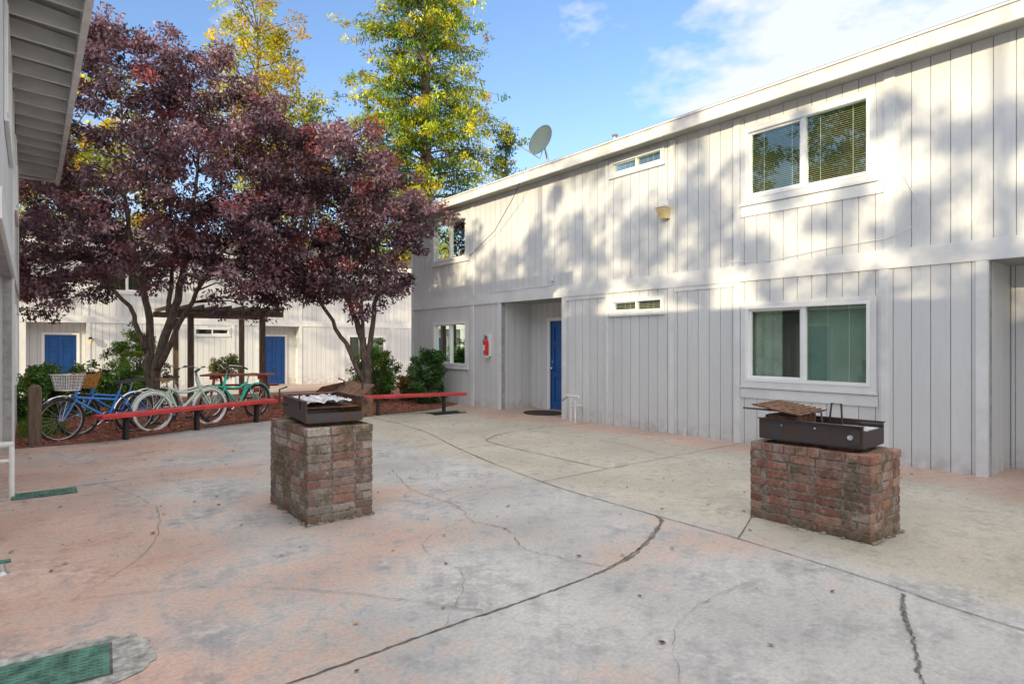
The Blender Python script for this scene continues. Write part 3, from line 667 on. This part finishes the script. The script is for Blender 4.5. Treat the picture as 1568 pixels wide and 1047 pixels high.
# ================================================================ BICYCLES
def bike(rear,frontw,frame,tyre,saddle,style,basket=None,name='bicycle'):
    mb=MB(); rv=Vector((*rear,0)); fv=Vector((*frontw,0)); d=(fv-rv); wb=d.length; d.normalize(); n=Vector((-d.y,d.x,0)); lean=.10
    T=lambda x,y,z: tuple(rv+d*x+n*(y+z*lean*.5)+Vector((0,0,z+.01)))
    R_=.325
    def wheel(cx):
        K=36
        mb.tube([T(cx+R_*math.cos(a),0,R_+R_*math.sin(a)) for a in [2*math.pi*i/K for i in range(K)]],.021 if style=='cruiser' else .018,tyre,8,True)
        mb.tube([T(cx+(R_-.03)*math.cos(a),0,R_+(R_-.03)*math.sin(a)) for a in [2*math.pi*i/K for i in range(K)]],.010,M_chrome,6,True)
        mb.tube([T(cx,-.05,R_),T(cx,.05,R_)],.018,M_chrome,8)
        for i in range(24):
            a=2*math.pi*i/24; mb.tube([T(cx,(.03 if i%2 else -.03),R_),T(cx+(R_-.03)*math.cos(a),0,R_+(R_-.03)*math.sin(a))],.0016,M_chrome,3)
    wheel(0); wheel(wb)
    bb=(.44,0,.29); st=(.27,0,.72); ht=(wb-.25,0,.86); hl=(wb-.19,0,.66)
    t=.018 if style!='cruiser' else .020
    mb.tube([T(*bb),T(*st)],t,frame); mb.tube([T(*ht),T(*hl)],t*1.25,frame)
    if style=='cruiser':
        mb.tube([T(*st),T(.45,0,.63),T(.62,0,.62),T(*hl)],t,frame); mb.tube([T(*bb),T(.62,0,.42),T(*hl)],t,frame)
    elif style=='step':
        mb.tube([T(.33,0,.58),T(*hl)],t,frame); mb.tube([T(*bb),T(wb-.18,0,.62)],t*1.1,frame)
    for s in (-1,1):
        mb.tube([T(bb[0],s*.03,bb[2]),T(0,s*.06,R_)],t*.6,frame,6); mb.tube([T(st[0],s*.02,st[2]-.06),T(0,s*.06,R_)],t*.55,frame,6)
        mb.tube([T(hl[0],s*.05,hl[2]-.01),T(wb-.08,s*.055,.45),T(wb,s*.055,R_)],t*.7,frame,6)
    mb.tube([T(hl[0],-.06,hl[2]),T(hl[0],.06,hl[2])],t*.9,frame,6)
    mb.tube([T(*st),T(.24,0,.84)],.012,M_chrome)
    a=[T(.08,-.09,.86),T(.2,-.10,.84),T(.36,-.02,.85),T(.36,.02,.85),T(.2,.10,.84),T(.08,.09,.86)]; b=[T(.09,-.08,.90),T(.2,-.085,.885),T(.37,-.015,.88),T(.37,.015,.88),T(.2,.085,.885),T(.09,.08,.90)]
    mb.face(a,saddle); mb.face(b,saddle)
    for i in range(6): mb.face([a[i],a[(i+1)%6],b[(i+1)%6],b[i]],saddle)
    mb.tube([T(*ht),T(ht[0]-.02,0,.98),T(ht[0]+.05,0,1.0)],.012,M_chrome)
    if style=='cruiser': bar=[(ht[0]-.22,-.32,1.0),(ht[0]-.08,-.30,1.06),(ht[0]+.04,-.12,1.08),(ht[0]+.05,0,1.0),(ht[0]+.04,.12,1.08),(ht[0]-.08,.30,1.06),(ht[0]-.22,.32,1.0)]
    else: bar=[(ht[0]-.06,-.30,1.05),(ht[0]+.03,-.14,1.04),(ht[0]+.05,0,1.0),(ht[0]+.03,.14,1.04),(ht[0]-.06,.30,1.05)]
    mb.tube([T(*q) for q in bar],.011,M_chrome)
    for e,f in ((bar[0],bar[1]),(bar[-1],bar[-2])):
        f2=tuple(e[k]+(f[k]-e[k])*.7 for k in range(3)); mb.tube([T(*e),T(*f2)],.017,M_black)
    K=16; mb.tube([T(bb[0]+.09*math.cos(a_),-.055,bb[2]+.09*math.sin(a_)) for a_ in [2*math.pi*i/K for i in range(K)]],.006,M_chrome,5,True)
    mb.tube([T(bb[0],-.07,bb[2]),T(bb[0],.07,bb[2])],.014,M_chrome); mb.tube([T(bb[0],-.07,bb[2]),T(bb[0]+.12,-.08,bb[2]-.11)],.01,M_chrome); mb.tube([T(bb[0],.07,bb[2]),T(bb[0]-.12,.08,bb[2]+.11)],.01,M_chrome)
    mb.box((bb[0]+.08,-.17,bb[2]-.125),(bb[0]+.17,-.09,bb[2]-.10),M_black,T); mb.box((bb[0]-.17,.09,bb[2]+.10),(bb[0]-.08,.17,bb[2]+.125),M_black,T)
    mb.tube([T(0,-.055,R_+.04),T(bb[0],-.055,bb[2]+.09)],.004,M_black,4); mb.tube([T(0,-.055,R_-.04),T(bb[0],-.055,bb[2]-.09)],.004,M_black,4)
    mb.tube([T(.4,.05,.27),T(.34,.16,.0)],.008,M_black,6)
    if style=='cruiser' or basket:
        for cx,a0,a1 in ((0,.3,2.9),(wb,.5,2.8)):
            mb.tube([T(cx+.365*math.cos(a_),0,R_+.365*math.sin(a_)) for a_ in np.linspace(a0,a1,14)],.014,frame if style=='cruiser' else M_chrome,5)
    if basket:
        bx=wb-.08; z0,z1=.78,1.02; m=basket
        for k in range(6):
            f=k/5; z=z0+(z1-z0)*f; wx=.11+.04*f; wy=.14+.05*f
            mb.tube([T(bx-wx,-wy,z),T(bx+wx,-wy,z),T(bx+wx,wy,z),T(bx-wx,wy,z)],.004 if k<5 else .008,m,4,True)
        for k in range(9):
            f=k/8*2-1
            for s in (-1,1):
                mb.tube([T(bx+.11*f,s*.14,z0),T(bx+.15*f,s*.19,z1)],.0035,m,4); mb.tube([T(bx+s*.11,.14*f,z0),T(bx+s*.15,.19*f,z1)],.0035,m,4)
        for k in range(7):
            mb.tube([T(bx-.11,-.14+.28*k/6,z0),T(bx+.11,-.14+.28*k/6,z0)],.0035,m,4)
        if m==M_wicker:
            for s in (-1,1):
                mb.face([T(bx-.105,s*.135,z0),T(bx+.105,s*.135,z0),T(bx+.145,s*.185,z1),T(bx-.145,s*.185,z1)],m); mb.face([T(bx+s*.105,-.135,z0),T(bx+s*.105,.135,z0),T(bx+s*.145,.185,z1),T(bx+s*.145,-.185,z1)],m)
    mb.obj(name,smooth=False)
bike((1.40,12.14),(.37,11.66),M_bblue,M_black,M_black,'step',M_white)
bike((1.62,12.72),(.62,12.22),M_bblue,M_black,M_black,'step',M_wicker)
bike((1.68,12.12),(2.66,12.50),M_bmint,M_white,M_tan,'cruiser')
bike((3.70,13.28),(2.78,12.78),M_bteal,M_black,M_tan,'cruiser')
bike((1.95,13.0),(2.85,13.45),M_white,M_black,M_black,'step')

# ================================================================ FOLIAGE
def leafmesh(name,cent,dirs,nrm,L,W,cols,mt,parent=None):
    n=len(cent); w=np.cross(dirs,nrm); w/=np.linalg.norm(w,axis=1)[:,None]+1e-9
    L=L[:,None];W=W[:,None]
    v=np.empty((n,4,3),np.float32); v[:,0]=cent-dirs*L/2; v[:,1]=cent+w*W/2+dirs*L*.05; v[:,2]=cent+dirs*L/2; v[:,3]=cent-w*W/2+dirs*L*.05
    me=bpy.data.meshes.new(name); me.vertices.add(n*4); me.vertices.foreach_set('co',v.ravel())
    me.loops.add(n*4); me.loops.foreach_set('vertex_index',np.arange(n*4,dtype=np.int32))
    me.polygons.add(n); me.polygons.foreach_set('loop_start',np.arange(0,n*4,4,dtype=np.int32))
    me.materials.append(mt); me.update(calc_edges=True)
    at=me.attributes.new('Col','FLOAT_COLOR','FACE'); c=np.ones((n,4),np.float32); c[:,:3]=cols; at.data.foreach_set('color',c.ravel())
    me.validate()
    o=bpy.data.objects.new(name,me); S.collection.objects.link(o)
    if parent: o.parent=parent
    return o
def clumps_to_leaves(name,centers,rad,per,L,W,pal,mt,parent,flat=.7,droop=.3,clumpvar=.35,palw=None,inner=None):
    C=np.array(centers); n=len(C); R=np.array(rad) if np.ndim(rad) else np.full(n,rad)
    k=n*per; idx=np.repeat(np.arange(n),per)
    d=RNG.normal(size=(k,3)); d/=np.linalg.norm(d,axis=1)[:,None]; r=RNG.random(k)**(1/2.2)
    pos=C[idx]+d*(r*R[idx])[:,None]*np.array([1,1,flat])
    dr=d*.7+RNG.normal(size=(k,3))*.6; dr[:,2]-=droop; dr/=np.linalg.norm(dr,axis=1)[:,None]
    nr=RNG.normal(size=(k,3))*.6; nr[:,2]+=1.; nr/=np.linalg.norm(nr,axis=1)[:,None]
    pal=np.array(pal); pc=RNG.choice(len(pal),size=n,p=palw); pl=RNG.choice(len(pal),size=k,p=palw)
    if inner is not None: # inner[i]: 0 at trunk .. 1 at the tip; colour blends to green towards the trunk
        ga=np.array(inner[1]); w=np.clip(np.array(inner[0])*1.5-.45,0,1)[:,None]; base=pal[pc]*w+ga*(1-w)
    else: base=pal[pc]
    col=base[idx]*.65+(pal[pl] if inner is None else base[idx])*.35
    col=col*(1+clumpvar*(RNG.random(n)*2-1))[idx][:,None]*(.75+.5*RNG.random(k))[:,None]
    return leafmesh(name,pos,dr,nr,L*(.6+.7*RNG.random(k)),W*(.6+.7*RNG.random(k)),np.clip(col,0,1),mt,parent)
AR=np.array([.785,-.62,0.]); AD=np.array([.62,.785,0.])
def ell_points(c,r,n,inner=.45):
    d=RNG.normal(size=(n,3)); d/=np.linalg.norm(d,axis=1)[:,None]; q=inner+(1-inner)*RNG.random(n)**.6
    ph=np.sin(d[:,0]*5+c[0]*3)+np.sin(d[:,2]*6+c[1]*2)+np.sin(d[:,1]*5.5+1)
    q=q*(1+.09*ph)
    p=d*q[:,None]; return c+AR*(p[:,0:1]*r[0])+AD*(p[:,1:2]*r[1])+np.array([0,0,1.])*(p[:,2:3]*r[2])
def plum(base,ells,stems,name,per):
    E=empty(name); base=np.array(base); cs=[]
    for a,b,H,rx,ry,rz,n in ells:
        c=base+AR*a+AD*b; c[2]=H; cs.append(ell_points(c,(rx,ry,rz),n))
    C=np.vstack(cs)
    pal=[(.155,.08,.105),(.095,.045,.065),(.20,.09,.10),(.25,.155,.18),(.32,.06,.05),(.065,.035,.055)]
    clumps_to_leaves('foliage',C,.25+.15*RNG.random(len(C)),per,.115,.054,pal,M_plum,E,.65,.35,.6,[.28,.22,.14,.18,.07,.11])
    mb=MB(); nodes=[]
    for st in stems:
        pts=[];rad=[]
        for i,(a,b,H,r) in enumerate(st):
            p=base+AR*a+AD*b; p[2]=H; pts.append(p); rad.append(r)
        q=[];rr=[]
        for i in range(len(pts)-1):
            for j in range(5):
                t=j/5; q.append(pts[i]*(1-t)+pts[i+1]*t+RNG.normal(size=3)*.018); rr.append(rad[i]*(1-t)+rad[i+1]*t)
        q.append(pts[-1]); rr.append(rad[-1]); mb.tube(q,rr,M_bark,9)
        for p,r in zip(q,rr):
            if p[2]>1.5: nodes.append((p,r))
    NP=np.array([p for p,_ in nodes])
    for i in range(0,len(C),3):
        c=C[i]; dd=np.linalg.norm(NP-c,axis=1)+.6*np.maximum(0,NP[:,2]-c[2]+.3); j=int(np.argmin(dd)); p=NP[j]
        m1=p*.62+c*.38+RNG.normal(size=3)*.08+np.array([0,0,.05]); m2=p*.3+c*.7+RNG.normal(size=3)*.07
        r0=min(nodes[j][1]*.5,.035); mb.tube([p,m1,m2,c],[r0,r0*.6,r0*.4,.004],M_bark,5)
    mb.obj('trunk_and_limbs',E,smooth=True,recalc=False)
plum((2.45,17.2,0),[(-.6,0,8.1,1.7,1.6,1.4,78),(1.1,.2,7.5,1.8,1.7,1.35,88),(-1.2,-.3,6.0,1.95,1.8,1.5,94),(1.5,-.2,5.6,2.0,2.0,1.5,110),(-2.35,0,3.8,1.45,1.6,1.45,88),
   (-.2,-.6,4.0,2.3,2.0,1.15,110),(2.5,-.5,3.6,1.5,1.6,1.55,95),(2.7,0,6.4,1.2,1.2,1.1,44),(-1.6,.2,8.7,.9,.8,.9,28),(-2.6,-.2,5.6,1.0,1,.9,30),(-3.2,0,3.2,.7,1,.9,30)],
  [[(-.10,0,0,.17),(-.05,0,.7,.13),(.15,0,1.5,.11),(.45,.1,2.6,.09),(.8,.1,4.2,.06),(1.0,.2,6.8,.02)],
   [(-.12,.05,.1,.13),(-.2,0,1.0,.10),(-.15,0,2.1,.085),(-.5,0,3.5,.06),(-.9,.1,5.6,.04),(-.9,0,8.0,.012)],
   [(.1,-.1,.9,.08),(.6,-.1,2.0,.06),(1.4,-.2,3.3,.045),(2.3,-.4,4.4,.015)],
   [(-.2,-.1,1.4,.07),(-.6,-.1,2.4,.05),(-1.5,-.1,3.5,.04),(-2.2,0,4.3,.012)],[(.3,0,2.2,.06),(.3,.2,4,.04),(.1,.1,6.5,.015)]],'purple_leaf_plum_tree',105)
plum((6.5,14.0,0),[(-.4,0,5.8,1.4,1.4,1.25,72),(.45,0,4.6,1.35,1.3,1.2,74),(-1.5,-.2,3.8,1.4,1.4,1.4,84),(-.1,-.2,3.2,1.35,1.3,1.0,70),(-1.6,.1,5.9,1.25,1.3,1.05,58),(-2.7,.2,4.4,.9,1,1.4,40)],
  [[(.05,0,0,.12),(0,0,.8,.095),(-.1,0,1.6,.08),(-.5,0,2.7,.055),(-1.3,-.1,4.2,.03),(-1.5,0,5.6,.01)],
   [(.0,0,.7,.08),(.1,0,1.7,.065),(.3,0,3.0,.045),(.1,0,5.4,.012)],[(-.03,0,.5,.07),(-.5,0,1.5,.055),(-1.1,-.1,2.5,.04),(-1.9,0,3.8,.012)],[(-.1,0,1.6,.05),(-.1,-.2,3.0,.03),(-.4,-.1,5.6,.01)]],'purple_leaf_plum_tree',105)

def conifer(base,H,rmax,pal,palw,name,step=.5,h0=3,per=34,nb=7,sz=.24,top=.1,crad=.36,green=None):
    E=empty(name); mb=MB(); b=np.array(base,float); mb.tube([b,b+[0,0,H*.5],b+[0,0,H]],[.45,.28,.03],M_bark,9); C=[];R=[];I=[]
    h=h0
    while h<H:
        f=(h-h0)/(H-h0); prof=(1-f)**.7*(.80+.20*math.sin(f*40)) if f>.3 else .78
        prof=max(prof,top)
        for k in range(nb):
            a=RNG.random()*6.28; L=rmax*prof*(.5+.6*RNG.random()); d=np.array([math.cos(a),math.sin(a),0])
            up=.28+.2*RNG.random(); pts=[]
            for j in range(5):
                t=j/4; pts.append(b+[0,0,h]+d*L*t+np.array([0,0,L*(up*t-.35*t*t)]))
            mb.tube(pts,[.05,.035,.025,.015,.006],M_bark,4)
            m=max(2,int(L/.5))
            for j in range(m):
                t=.25+.75*(j+.5)/m; C.append(b+[0,0,h]+d*L*t+np.array([0,0,L*(up*t-.35*t*t)-.1])+RNG.normal(size=3)*.15); R.append(crad*(.8+.6*RNG.random())); I.append(t)
        h+=step*(.7+.6*RNG.random())
    mb.obj('trunk_and_limbs',E,recalc=False)
    clumps_to_leaves('foliage',C,R,per,sz,sz*.36,pal,M_leaf,E,.6,.55,.5,palw,(I,green) if green else None)
conifer((17.9,30.7,-.2),33,7.8,[(.55,.50,.02),(.38,.46,.03),(.14,.25,.04),(.08,.16,.07),(.58,.40,.02)],[.34,.28,.19,.12,.07],'golden_conifer_tree',per=28,nb=10,step=.52,h0=5,sz=.24,crad=.43,green=(.10,.19,.045))
conifer((20.5,44,-.2),21,4.0,[(.07,.15,.09),(.11,.19,.11),(.18,.22,.08)],[.4,.4,.2],'blue_green_conifer_tree',per=22,nb=5,step=.8)
conifer((24.0,31,-.2),15.5,4.8,[(.07,.15,.09),(.11,.20,.11),(.18,.24,.08)],[.4,.4,.2],'blue_green_conifer_tree',per=22,nb=8,step=.6)
def broad(base,H,ells,pal,palw,name,per=60,sz=.2,rad=.5,trunk=.25,flat=.8):
    E=empty(name); b=np.array(base,float); C=[]
    for a,dd,h,rx,ry,rz,n in ells:
        c=b+AR*a+AD*dd; c[2]=h; C.append(ell_points(c,(rx,ry,rz),n,.3))
    C=np.vstack(C); mb=MB(); mb.tube([b,b+[.1,0,H*.4],b+[0,.1,H*.9]],[trunk,trunk*.7,.03],M_bark,8)
    for i in range(0,len(C),5):
        c=C[i]; hz=max(1.,min(c[2]-1.5*np.linalg.norm(c[:2]-b[:2])*.4,H*.85)); p=np.array([b[0],b[1],hz]); mb.tube([p,p*.5+c*.5+RNG.normal(size=3)*.1,c],[.05,.03,.008],M_bark,4)
    mb.obj('trunk_and_limbs',E,recalc=False)
    clumps_to_leaves('foliage',C,rad*(.7+.6*RNG.random(len(C))),per,sz,sz*.5,pal,M_leaf,E,flat,.3,.4,palw)
YP=[(.62,.48,.03),(.46,.44,.05),(.26,.34,.05),(.64,.34,.02),(.14,.22,.05)]
broad((10.4,37,-.2),23,[(0,0,19,2.8,2.6,4.8,170),(.6,0,13,2.8,2.6,3.5,100),(-1.5,0,14.5,2,2,3,60),(1.9,0,11,3.0,2.4,3,80)],YP,[.32,.3,.18,.13,.07],'yellow_autumn_tree',48,.22,.55)
broad((1.5,37,-.2),15,[(0,0,12.0,3.4,3,3.4,120),(-2.2,0,8.5,3,3,3,90),(2.5,0,9,3,3,3,80)],YP,[.2,.25,.3,.1,.15],'yellow_autumn_tree',45,.26,.6)
broad((-5,38,-.2),13,[(0,0,9,4,3,4,120)],YP,[.15,.25,.3,.15,.15],'yellow_autumn_tree',45,.26,.6)
broad((14.2,40,-.2),19,[(0,0,15.0,2.8,3,3.2,110),(0,0,10,4,3,3.4,110)],[(.16,.26,.09),(.28,.33,.07),(.10,.18,.10),(.56,.48,.04)],[.3,.25,.2,.25],'tall_green_tree',45,.24,.6)
broad((30,20,0),13,[(0,0,11.0,3.2,3,2.6,70)],[(.12,.2,.05),(.2,.26,.05)],None,'tall_green_tree',45,.26,.6)
# shade trees west of the court (throw the dappled light on the wall)
GP=[(.14,.24,.05),(.20,.31,.06),(.26,.35,.07)]
for yy,hh,n in ((-15,9.4,80),(-11,9.5,80),(-7,9.0,84),(-3.2,9.5,78),(.8,9.2,98)):
    broad((-14.5,yy,0),13,[(0,0,hh,3.2,1.4,2.5,n)],GP,None,'shade_tree',80,.16,.33)
broad((-14,6.5,0),13,[(0,0,9.0,3.4,2.4,3.2,160)],GP,None,'shade_tree',50,.22,.44)
broad((-14,13.0,0),14,[(0,0,10.4,4.4,2.4,4.2,160)],GP,None,'shade_tree',50,.24,.5)
broad((-14,19.5,0),15,[(0,0,10.8,4.6,2.4,4.6,160)],GP,None,'shade_tree',50,.24,.5)

def bush(name,c,r,n,pal,per=60,sz=.075):
    E=empty(name)
    d=RNG.normal(size=(n,3)); d/=np.linalg.norm(d,axis=1)[:,None]; q=.35+.65*RNG.random(n)**.6; P=np.array(c)+d*q[:,None]*np.array(r)*(1+.12*np.sin(d[:,0:1]*6+c[0]))
    P=P[P[:,2]>c[2]-r[2]*.95]
    mb=MB()
    for i in range(0,len(P),4): mb.tube([(c[0]+random.uniform(-.06,.06),c[1]+random.uniform(-.06,.06),c[2]-r[2]),(P[i]*.5+np.array([c[0],c[1],c[2]-r[2]*.4])*.5),P[i]],[.014,.009,.004],M_bark,4)
    mb.obj('stems',E,recalc=False)
    clumps_to_leaves('foliage',P,.13,per,sz,sz*.5,pal,M_leaf,E,.85,.1,.45)
GB=[(.10,.22,.05),(.15,.30,.07),(.06,.13,.035),(.26,.38,.08)]
bush('shrub',(.15,15.2,.52),(.6,.6,.56),125,GB); bush('shrub',(.95,15.6,.54),(.65,.6,.56),125,GB); bush('shrub',(1.65,15.9,.5),(.5,.5,.52),70,GB)
bush('shrub',(2.35,19.9,.85),(.80,.62,1.15),180,[(.2,.32,.05),(.32,.42,.06),(.09,.18,.04)])
bush('shrub',(5.1,21.8,.75),(.5,.5,.42),60,[(.16,.24,.06),(.3,.18,.09),(.12,.26,.08)])
bush('shrub',(7.15,14.9,.72),(.66,.5,.82),140,GB); bush('shrub',(7.85,13.3,.76),(.50,.46,.86),125,[(.08,.18,.06),(.12,.24,.08),(.05,.11,.035)])
bush('shrub',(7.9,14.4,.4),(.3,.4,.4),50,[(.3,.18,.07),(.18,.2,.06)]); bush('shrub',(8.1,16.8,.5),(.5,.5,.6),60,GB)

# ================================================================ WORLD, SUN, CAMERA
EL=math.radians(15.0); sd=Vector((-.93,-.36,0)).normalized()
tosun=Vector((sd.x*math.cos(EL),sd.y*math.cos(EL),math.sin(EL)))
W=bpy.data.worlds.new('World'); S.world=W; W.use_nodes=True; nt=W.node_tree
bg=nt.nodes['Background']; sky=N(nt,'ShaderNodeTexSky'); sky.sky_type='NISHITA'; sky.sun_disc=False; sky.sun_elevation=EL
sky.sun_rotation=math.atan2(sd.x,sd.y); sky.air_density=1.0; sky.dust_density=.6; sky.ozone_density=1.5
tc=N(nt,'ShaderNodeTexCoord')
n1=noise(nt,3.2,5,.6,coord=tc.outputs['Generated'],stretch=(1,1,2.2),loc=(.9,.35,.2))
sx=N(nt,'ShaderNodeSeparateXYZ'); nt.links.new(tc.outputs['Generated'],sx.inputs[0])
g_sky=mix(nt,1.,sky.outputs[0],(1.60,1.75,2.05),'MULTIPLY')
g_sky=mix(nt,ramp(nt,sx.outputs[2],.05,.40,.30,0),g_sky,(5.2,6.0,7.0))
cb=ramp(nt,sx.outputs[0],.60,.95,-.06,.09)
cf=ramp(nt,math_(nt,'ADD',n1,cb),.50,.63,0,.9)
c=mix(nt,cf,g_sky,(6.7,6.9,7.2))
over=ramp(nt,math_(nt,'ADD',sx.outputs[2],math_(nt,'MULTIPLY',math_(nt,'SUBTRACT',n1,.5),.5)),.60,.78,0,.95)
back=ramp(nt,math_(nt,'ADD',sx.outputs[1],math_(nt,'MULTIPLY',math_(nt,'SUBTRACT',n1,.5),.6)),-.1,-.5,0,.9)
c=mix(nt,math_(nt,'MAXIMUM',over,back),c,(12.3,11.8,11.5))  # bright cloud added overhead and behind the camera, unseen, to lift ambient light
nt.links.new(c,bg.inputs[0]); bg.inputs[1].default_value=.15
sl=bpy.data.lights.new('sun','SUN'); sl.energy=5.0; sl.angle=math.radians(.45); sl.color=(1,.83,.56)
so=bpy.data.objects.new('sun',sl); S.collection.objects.link(so); so.rotation_euler=tosun.to_track_quat('Z','Y').to_euler(); so.location=(-20,-8,20)
cd=bpy.data.cameras.new('camera'); co=bpy.data.objects.new('camera',cd); S.collection.objects.link(co)
co.location=(0,0,1.5); co.rotation_euler=(math.radians(90),0,math.radians(-38.3)); cd.sensor_width=36; cd.lens=21.47; cd.shift_y=.0022; cd.clip_end=1500; cd.clip_start=.05
S.camera=co
